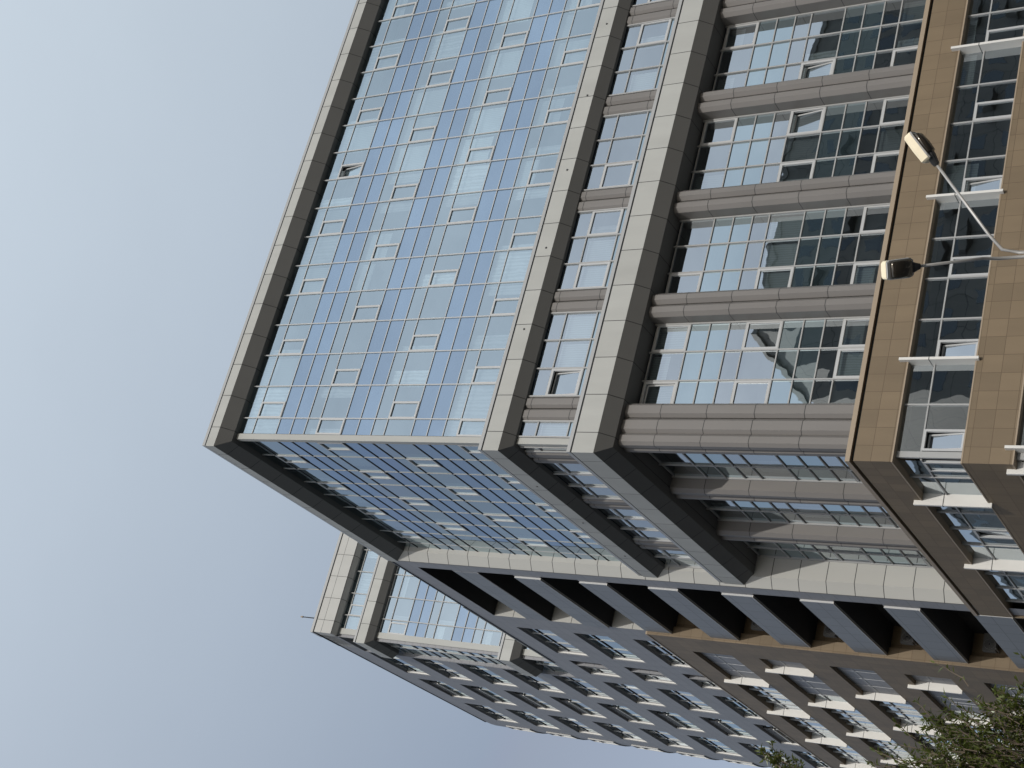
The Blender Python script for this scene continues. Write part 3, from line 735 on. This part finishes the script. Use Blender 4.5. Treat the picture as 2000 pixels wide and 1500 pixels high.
for k, (t, b) in enumerate(VR):
    if k > 6: break
    dg = DV - .27; zm = t - .85
    ph = 30.75 if k % 2 == 0 else 27.4
    fins = [ph + 6.46 * j for j in range(5) if ph + 6.46 * j < YR - .5]
    cuts = [25.45] + fins + [YR - .05]
    for i in range(len(cuts) - 1):
        a, c = cuts[i], cuts[i + 1]; m_ = max(1, round((c - a) / 1.3)); w = (c - a) / m_
        mb = MB()
        for j in range(m_):
            mb.pane(SIDE, a + j * w, a + (j + 1) * w, dg, b, zm, M['clear']); mb.pane(SIDE, a + j * w, a + (j + 1) * w, dg, zm, t, M['clear'])
        o = mb.build('ribbon_window', LOW)
        mb = MB()
        for j in range(m_ + 1):
            if 0 < j < m_ or i == 0 and j == 0: mb.box(SIDE, a + j * w - .025, a + j * w + .025, dg + .004, dg + .055, b, t, M['mull'])
        mb.box(SIDE, a, c, dg - .02, dg + .055, zm - .028, zm + .028, M['alu']); mb.build('window_frame', o)
        rq = random.Random(k * 17 + i)
        for j in range(m_):
            if rq.random() < .4: casement(o, SIDE, a + j * w + .04, a + j * w + .82, b, zm, dg, M['clear'], rq.choice([0, 0, 0, 7]), .07) if rq.random() < .999 else None
            if rq.random() < .3:
                db = MB(); db.pane(SIDE, a + j * w + .05, a + (j + 1) * w - .05, dg - .16, t - rq.choice([.5, .9, 1.6]), t, M['blindm']); db.build('blind', o)
    for y in fins: fin(SIDE, y, b - .02, t + .38, LOW, dg, DV + .18, .11)
mb = MB(); mb.box(SIDE, YR - .06, YR - .01, .3, DV - .004, -47.6, ZB - .02, M['white']); mb.build('sunlit_reveal', LOW)
mb = MB(); mb.box(SIDE, 32.6, 58, -1, -.2, -47.7, -8.2, M['room']); mb.build('core_wall', LOW)

# ------------------------------------------------------------------ air conditioners hung in the balconies
ACL = {4: 'air conditioner in the fourth balcony slot up, half hidden by its parapet', 5: 'air conditioner in the slot beside the upper end of the brown strip, small and dim',
       6: 'pale edged air conditioner on a bracket in the middle dark balcony slot', 7: 'air conditioner with a visible round black fan in a dark balcony slot'}
ACL = {4: 'small dim air conditioner in the highest balcony slot that has one', 5: 'air conditioner with a pale top edge in the second highest slot that has one',
       6: 'air conditioner with a clear round black fan in the third slot that has one', 7: 'air conditioner almost lost in the dark of the slot nearest the street'}
proto = None
for k in (4, 5, 6, 7):
    t, b = bal[k]
    if proto is None:
        r = thing('air_conditioner', ACL[k], 'air conditioner', (0.2, 22.75, t - .95 + ZS - .32), 'air conditioners in the balconies')
        A = Fr('F', .2, 22.6); z = t - .95
        mb = MB(); mb.box(A, -.42, .42, -.14, .16, z - .3, z + .3, M['acc']); mb.build('casing', r)
        mb = MB()
        for q in range(5):
            rad = .06 + q * .045
            mb.tube([A(-.1 + rad * math.cos(a), .175, z + rad * math.sin(a)) for a in [2 * math.pi * j / 20 for j in range(21)]], [.006] * 21, M['galv'], 5)
        mb.tube([A(-.1, .162, z), A(-.1, .172, z)], [.245, .245], M['black'], 24)
        mb.build('fan_grille', r)
        mb = MB()
        for s in (-.3, .3): mb.box(A, s - .02, s + .02, -.42, .2, z - .345, z - .305, M['galv'])
        mb.build('bracket', r); proto = r
    else:
        c = proto.copy(); C.objects.link(c); c.location = (.2, 22.75, t - .95 + ZS - .32); c['label'] = ACL[k]
        for ch in proto.children:
            d = ch.copy(); C.objects.link(d); d.parent = c

# ------------------------------------------------------------------ ground, streets
gr = MB(); gr.poly([(-3000, -3000, -.12), (3000, -3000, -.12), (3000, 3000, -.12), (-3000, 3000, -.12)], M['earth']); structure('ground', gr)
gr = MB(); gr.poly([(-400, -33, -.1), (400, -33, -.1), (400, -12, -.1), (-400, -12, -.1)], M['asphalt']); structure('road', gr)
gr = MB(); gr.poly([(-26, -12, -.104), (-10, -12, -.104), (-10, 300, -.104), (-26, 300, -.104)], M['asphalt']); structure('side_road', gr)
gr = MB(); gr.box(FRONT, -10, 60, -70, 12, -47.95, -47.8, M['paving']); structure('pavement', gr)
gr = MB(); gr.box(FRONT, -70, 200, 33, 55, -47.95, -47.8, M['paving']); structure('far_pavement', gr)
gr = MB()
for i in range(-30, 30): gr.poly([(i * 6, -22.6, -.09), (i * 6 + 3, -22.6, -.09), (i * 6 + 3, -22.45, -.09), (i * 6, -22.45, -.09)], M['paint'])
structure('road_markings', gr)

# ------------------------------------------------------------------ buildings across the streets: two stand in the glass as reflections, two are added to block low sky
def slab(name, label, loc, x0, x1, y0, y1, h, face, mat, fl=3.3, steps=()):
    r = thing(name, label, 'apartment block', loc)
    mb = MB(); Wd = Fr('F', 0, 0)
    mb.solid([(x0, y0, 0), (x1, y0, 0), (x1, y1, 0), (x0, y1, 0)], [(x0, y0, h), (x1, y0, h), (x1, y1, h), (x0, y1, h)], mat); mb.build('wall', r)
    for a, b, c in steps:
        mb = MB(); mb.solid([(a, y0, 0), (b, y0, 0), (b, y1, 0), (a, y1, 0)], [(a, y0, c), (b, y0, c), (b, y1, c), (a, y1, c)], mat); mb.build('stair_block', r)
    xa = min([x0] + [s[0] for s in steps])
    mb = MB(); mb.solid([(x0 - .3, y0 - .3, h), (x1 + .3, y0 - .3, h), (x1 + .3, y1 + .3, h), (x0 - .3, y1 + .3, h)], [(x0 - .3, y0 - .3, h + .6), (x1 + .3, y0 - .3, h + .6), (x1 + .3, y1 + .3, h + .6), (x0 - .3, y1 + .3, h + .6)], mat); mb.build('roof_edge', r)
    rg = random.Random(2)
    for f in range(1, int(h / fl)):
        z = f * fl
        mb = MB(); mc = MB()
        if face == 'N':
            x = (xa if z + 3 < min([s[2] for s in steps] + [h]) else x0) + 1.2
            while x < x1 - 3:
                w = rg.choice([1.6, 1.6, 2.4])
                mb.solid([(x, y1 - .1, z + .9), (x + w, y1 - .1, z + .9), (x + w, y1 + .03, z + .9), (x, y1 + .03, z + .9)], [(x, y1 - .1, z + 2.5), (x + w, y1 - .1, z + 2.5), (x + w, y1 + .03, z + 2.5), (x, y1 + .03, z + 2.5)], M['winglass'])
                if rg.random() < .35: mc.solid([(x - .3, y1 - .1, z + .1), (x + w + .3, y1 - .1, z + .1), (x + w + .3, y1 + 1.1, z + .1), (x - .3, y1 + 1.1, z + .1)], [(x - .3, y1 - .1, z + 1.05), (x + w + .3, y1 - .1, z + 1.05), (x + w + .3, y1 + 1.1, z + 1.05), (x - .3, y1 + 1.1, z + 1.05)], mat)
                x += w + rg.choice([1.4, 1.9, 2.6])
        else:
            y = y0 + 1.2
            while y < y1 - 3:
                w = rg.choice([1.6, 2.4])
                mb.solid([(x1 - .1, y, z + .9), (x1 + .03, y, z + .9), (x1 + .03, y + w, z + .9), (x1 - .1, y + w, z + .9)], [(x1 - .1, y, z + 2.5), (x1 + .03, y, z + 2.5), (x1 + .03, y + w, z + 2.5), (x1 - .1, y + w, z + 2.5)], M['winglass'])
                y += w + rg.choice([1.4, 1.9, 2.6])
        mb.build('window_row', r)
        if mc.v: mc.build('balcony_row', r)
    return r
slab('concrete_tower_block', 'long weathered concrete tower block across the main road, mirrored in the tall windows', (85, -84, 0), 46.5, 135, -92, -75, 65.0, 'N', M['conc'], steps=((43.0, 46.5, 60.5), (38.5, 43.0, 57.0)))
slab('grey_apartment_block', 'grey apartment block across the side street, mirrored in the brown wing windows', (-50, 150, 0), -58, -42, 85, 230, 53.5, 'E', M['conc2'])

slab('unseen_sky_blocker', 'unseen concrete row added across the main road to block the low sky', (-40, -84, 0), -120, 28, -92, -75, 22.0, 'N', M['conc'])  # added out of view to shut off the bright low sky
slab('unseen_side_blocker', 'unseen grey block added across the side street to cut the sky light', (-56, 28, 0), -64, -48, -22, 78, 44.0, 'E', M['conc2'])  # added unseen, raised to cut sky light on the side front
# ------------------------------------------------------------------ street lamp
CAM = Vector((-19.736, -44.698, -46.194 + ZS))
def at(az, el, dist):
    a, e = math.radians(az), math.radians(el); return CAM + Vector((math.sin(a) * dist, math.cos(a) * dist, math.tan(e) * dist))
pj = at(31.32, 15.86, 24.0)
lamp = thing('street_lamp', 'two armed galvanised street lamp with cream topped heads in front of the brown base', 'street lamp', (pj.x, pj.y, 0))
mb = MB(); mb.tube([(pj.x, pj.y, 0), (pj.x, pj.y, 0.5), (pj.x, pj.y, pj.z - 1.0)], [.13, .085, .055], M['galv'], 14); mb.build('pole', lamp)
fwd = Vector((math.sin(math.radians(31.3)), math.cos(math.radians(31.3)), 0)); rgt = Vector((fwd.y, -fwd.x, 0)); UP = Vector((0, 0, 1))
def head(p0, p1, name_lens=True):
    """Lamp head from its neck p0 to its tip p1: enamel canopy above, glass bowl below."""
    ax = (p1 - p0); ln = ax.length; ax.normalize(); sd = ax.cross(UP).normalized(); nm = sd.cross(ax).normalized()
    def ring(t, w, hi, lo, k=12):
        out = []
        for j in range(k):
            a = 2 * math.pi * j / k; c, s_ = math.cos(a), math.sin(a)
            cx = math.copysign(abs(c) ** .38, c) * w; sy = math.copysign(abs(s_) ** .42, s_); sy = sy * (hi if s_ > 0 else lo)
            out.append(p0 + ax * (t * ln) + sd * cx + nm * sy)
        return out
    return ring, ax, sd, nm, ln
def arm_and_head(pts, rads, p0, p1):
    mb = MB(); mb.tube(pts, rads, M['galv'], 12); mb.build('arm', lamp, True)
    ring, ax, sd, nm, ln = head(p0, p1)
    mb = MB(); mb.loft([ring(.18, .12, .12, .0), ring(.22, .15, .15, .0), ring(.55, .155, .155, .0), ring(.93, .15, .145, .0), ring(.985, .135, .12, .0), ring(1.0, .11, .08, .0)], M['cream'])
    h = mb.build('lamp_head', lamp)
    mb = MB(); mb.loft([ring(-.02, .045, .05, .045), ring(.08, .06, .06, .06), ring(.22, .085, .03, .085), ring(.30, .09, .0, .09)], M['black']); mb.build('neck', h)
    mb = MB(); mb.loft([ring(.19, .128, .004, .035), ring(.3, .158, .004, .035), ring(.92, .152, .004, .035), ring(.99, .125, .004, .03)], M['galv']); mb.build('rim', h)
    mb = MB(); mb.loft([ring(.3, .11, -.02, .07), ring(.34, .135, -.02, .115), ring(.6, .14, -.02, .125), ring(.84, .135, -.02, .11), ring(.9, .11, -.02, .07)], M['frost']); mb.build('lens', h, True)
d1 = rgt; d2 = (-fwd * 1.0 - rgt * .06).normalized()
J = pj - UP * .12
h1a = J + d1 * 1.55 + UP * 1.03; h1b = J + d1 * 2.10 + UP * 1.42
h2a = J + d2 * 1.50 + UP * .88; h2b = J + d2 * 2.07 + UP * 1.19
o1, o2 = rgt * .035, -rgt * .035
arm_and_head([J + o1 - UP * 1.4, J + o1 - UP * .25, J + d1 * .10 + UP * .02, J + d1 * .35 + UP * .22, h1a], [.028, .028, .027, .026, .023], h1a, h1b)
arm_and_head([J + o2 - UP * 1.4, J + o2 - UP * .25, J + o2 + d2 * .12 + UP * .04, J + d2 * .38 + UP * .22, h2a], [.028, .028, .027, .026, .023], h2a, h2b)
mb = MB()
for q in (.38, .8, 1.2): mb.tube([J - UP * q, J - UP * (q + .05)], [.075, .075], M['galv'], 12)
mb.build('clamp', lamp)

# ------------------------------------------------------------------ street trees
def tree(label, base, cr_c, cr_r, sprigs, ntw, seed, lsz=.062):
    r = random.Random(seed)
    t = thing('street_tree', label, 'tree', base, 'street trees on the pavement')
    b = Vector(base); c = Vector(cr_c)
    mb = MB(); top = c + Vector((0, 0, cr_r[2] * .5))
    mb.tube([b, b + (c - b) * .35 + Vector((.06, .03, 0)), b + (c - b) * .75, c, top], [.11, .085, .065, .045, .015], M['bark'], 10); mb.build('trunk', t, True)
    lb = MB(); lf = MB(); k = lf.mat(M['leaf'])
    def leaf(p, d, up, ln, wd):
        sd = d.cross(up)
        if sd.length < 1e-4: return
        sd.normalize(); nrm = sd.cross(d)
        i = len(lf.v); q = [p, p + d * ln * .4 + sd * wd + nrm * ln * .03, p + d * ln + nrm * -ln * .12, p + d * ln * .4 - sd * wd + nrm * ln * .03]
        lf.v += [tuple(v) for v in q]; lf.f.append((i, i + 1, i + 2, i + 3)); lf.mi.append(k)
    def twig(p, d, ln, nl):
        pts = [p]; dd = d.copy()
        for _ in range(4):
            dd = (dd + Vector((r.gauss(0, .16), r.gauss(0, .16), r.gauss(0.02, .14)))).normalized(); pts.append(pts[-1] + dd * ln / 4)
        lb.tube(pts, [.006, .005, .004, .003, .002], M['bark'], 4)
        for j in range(nl):
            f = .15 + .85 * j / (nl - 1); seg = min(3, int(f * 4)); q = pts[seg].lerp(pts[seg + 1], f * 4 - seg if f < 1 else 1)
            ax = (pts[seg + 1] - pts[seg]).normalized()
            rnd = Vector((r.gauss(0, 1), r.gauss(0, 1), r.gauss(-.1, .8))).normalized()
            ld = (ax * .75 + rnd * .9).normalized()
            leaf(q, ld, Vector((r.gauss(0, .5), r.gauss(0, .5), 1)).normalized(), lsz * r.uniform(.6, 1.25), lsz * r.uniform(.13, .2))
    limbs = []
    for i in range(16):
        a = r.uniform(0, 6.28); z = r.uniform(-.5, .95); q = math.sqrt(max(0, 1 - z * z)) * r.uniform(.55, .95)
        e = c + Vector((math.cos(a) * q * cr_r[0], math.sin(a) * q * cr_r[1], z * cr_r[2]))
        s = b + (c - b) * r.uniform(.55, 1.0); m_ = s.lerp(e, .5) + Vector((0, 0, .12)); limbs.append((s, m_, e))
        lb.tube([s, m_, e], [.03, .018, .006], M['bark'], 6)
    # clumps of foliage with gaps between them
    clumps = []
    for i in range(40):
        a = r.uniform(0, 6.28); z = r.uniform(-.8, 1); q = math.sqrt(max(0, 1 - z * z)) * r.uniform(.6, 1.0)
        clumps.append(c + Vector((math.cos(a) * q * cr_r[0], math.sin(a) * q * cr_r[1], z * cr_r[2])))
    for i in range(ntw):
        cl = r.choice(clumps); p = cl + Vector((r.gauss(0, .16) * cr_r[0], r.gauss(0, .16) * cr_r[1], r.gauss(0, .16) * cr_r[2]))
        d = ((p - c).normalized() + Vector((0, 0, .5)) + Vector((r.gauss(0, .4), r.gauss(0, .4), r.gauss(0, .3)))).normalized()
        twig(p, d, r.uniform(.16, .34), r.randint(9, 16))
    for s, e, nn in sprigs:
        s, e = Vector(s), Vector(e); lb.tube([s, s.lerp(e, .5) + Vector((.02, .02, .03)), e], [.012, .008, .003], M['bark'], 6)
        for j in range(nn):
            f = .35 + .65 * j / nn; p = s.lerp(e, f) + Vector((r.gauss(0, .05), r.gauss(0, .05), r.gauss(0, .04)))
            d = ((e - s).normalized() + Vector((r.gauss(0, .7), r.gauss(0, .7), r.gauss(.1, .5)))).normalized()
            twig(p, d, r.uniform(.1, .24) * (1.15 - f * .5), r.randint(8, 13))
    lb.build('limb', t); lf.build('crown', t)
    return t
ct = at(10.7, 10.4, 12.5); 
tree('nearer leafy street tree, its crown filling the lower corner before the brown wing', (ct.x, ct.y, 0), ct, (.88, .88, 1.5),
     [(at(11.2, 13.5, 12.4), at(13.4, 17.9, 12.3), 46), (at(12.0, 12.5, 12.2), at(14.3, 15.0, 12.0), 40), (at(12.3, 11.0, 12.3), at(14.6, 13.6, 12.2), 34), (at(10.6, 14.5, 12.4), at(12.6, 16.6, 12.4), 40), (at(10.6, 15.0, 12.4), at(11.9, 17.6, 12.5), 30)], 4600, 21)
c2 = at(8.8, 17.0, 15.5)
tree('taller street tree of which one leafy leader shows before the grey windows', (c2.x, c2.y, 0), c2, (.36, .36, 1.2),
     [(at(10.1, 21.2, 15.4), at(11.2, 23.5, 15.3), 44)], 380, 5, .068)

# ------------------------------------------------------------------ camera
cam = bpy.data.cameras.new('camera'); co = bpy.data.objects.new('camera', cam); C.objects.link(co)
ROT = [0.2484453, 0.5199962, -0.8172386, -0.9028521, 0.4299503, -0.0009017, 0.3509031, 0.7380696, 0.5762988]
X_, Y_, Z_ = Vector(ROT[0:3]), -Vector(ROT[3:6]), -Vector(ROT[6:9])
co.matrix_world = Matrix(((X_.x, Y_.x, Z_.x, CAM.x), (X_.y, Y_.y, Z_.y, CAM.y), (X_.z, Y_.z, Z_.z, CAM.z), (0, 0, 0, 1)))
cam.sensor_width = 36.0; cam.sensor_fit = 'HORIZONTAL'; cam.lens = 2854.998 / 2000 * 36
cam.shift_x = 52.3056 / 2000; cam.shift_y = 49.1733 / 2000
cam.clip_start = 0.1; cam.clip_end = 5000
bpy.context.scene.camera = co

# ------------------------------------------------------------------ light
sc = bpy.context.scene
w = bpy.data.worlds.new('World'); sc.world = w; w.use_nodes = True
nt = w.node_tree; bg = nt.nodes['Background']
sky = nt.nodes.new('ShaderNodeTexSky'); sky.sky_type = 'NISHITA'; sky.sun_disc = False
sx, sy = -math.sin(math.radians(SUN_AZ)), -math.cos(math.radians(SUN_AZ))       # towards the sun
sky.sun_elevation = math.radians(SUN_EL); sky.sun_rotation = math.atan2(sx, sy)
sky.air_density = 1.0; sky.dust_density = 1.5; sky.ozone_density = 1.5; sky.altitude = 50
hs = nt.nodes.new('ShaderNodeHueSaturation'); hs.inputs['Saturation'].default_value = 0.75
nt.links.new(sky.outputs[0], hs.inputs['Color'])
# thin bright haze over the clear sky: strongest overhead and towards the sun
tc = nt.nodes.new('ShaderNodeTexCoord'); chans = []
for a, bx, by, bz in ((-.175, .193, -.20, .82), (-.235, .223, -.20, .945), (-.27, .205, -.20, 1.03)):
    dp = nt.nodes.new('ShaderNodeVectorMath'); dp.operation = 'DOT_PRODUCT'; dp.inputs[1].default_value = (bx * 10, by * 10, bz * 10)
    nt.links.new(tc.outputs['Generated'], dp.inputs[0])
    chans.append(math_(nt, 'MAXIMUM', math_(nt, 'ADD', dp.outputs['Value'], a * 10), 1.5))
cc = nt.nodes.new('ShaderNodeCombineXYZ')
for i, c_ in enumerate(chans): nt.links.new(c_, cc.inputs[i])
nz = nt.nodes.new('ShaderNodeTexNoise'); nz.inputs['Scale'].default_value = 5.0; nz.inputs['Detail'].default_value = 7; nz.inputs['Roughness'].default_value = 0.6
mpn = nt.nodes.new('ShaderNodeMapping'); mpn.inputs['Scale'].default_value = (1.0, 1.0, 2.2); nt.links.new(tc.outputs['Generated'], mpn.inputs[0]); nt.links.new(mpn.outputs[0], nz.inputs['Vector'])
sp = nt.nodes.new('ShaderNodeSeparateXYZ'); nt.links.new(tc.outputs['Generated'], sp.inputs[0])
amp = math_(nt, 'MULTIPLY_ADD', math_(nt, 'MINIMUM', math_(nt, 'MAXIMUM', math_(nt, 'MULTIPLY', sp.outputs[1], -2.0), 0.0), 1.0), 1.25, 0.10)
gain = math_(nt, 'MULTIPLY_ADD', math_(nt, 'SUBTRACT', nz.outputs['Fac'], 0.5), amp, 1.0)
cm = nt.nodes.new('ShaderNodeVectorMath'); cm.operation = 'SCALE'; nt.links.new(cc.outputs[0], cm.inputs[0]); nt.links.new(gain, cm.inputs['Scale'])
ad = nt.nodes.new('ShaderNodeVectorMath'); ad.operation = 'ADD'; nt.links.new(hs.outputs[0], ad.inputs[0]); nt.links.new(cm.outputs[0], ad.inputs[1])
nt.links.new(ad.outputs[0], bg.inputs['Color']); bg.inputs['Strength'].default_value = 0.1
sl = bpy.data.lights.new('sun', 'SUN'); so = bpy.data.objects.new('sun', sl); C.objects.link(so)
sl.energy = 2.5; sl.angle = math.radians(0.5); sl.color = (1.0, 0.955, 0.885)
ce = math.cos(math.radians(SUN_EL)); to = Vector((sx * ce, sy * ce, math.sin(math.radians(SUN_EL))))
so.rotation_euler = to.to_track_quat('Z', 'Y').to_euler(); so.location = (-30, -60, 90)
sc.cycles.blur_glossy = 3.0
sc.view_settings.view_transform = 'Standard'; sc.view_settings.look = 'None'; sc.view_settings.exposure = 0.0; sc.view_settings.gamma = 1.0
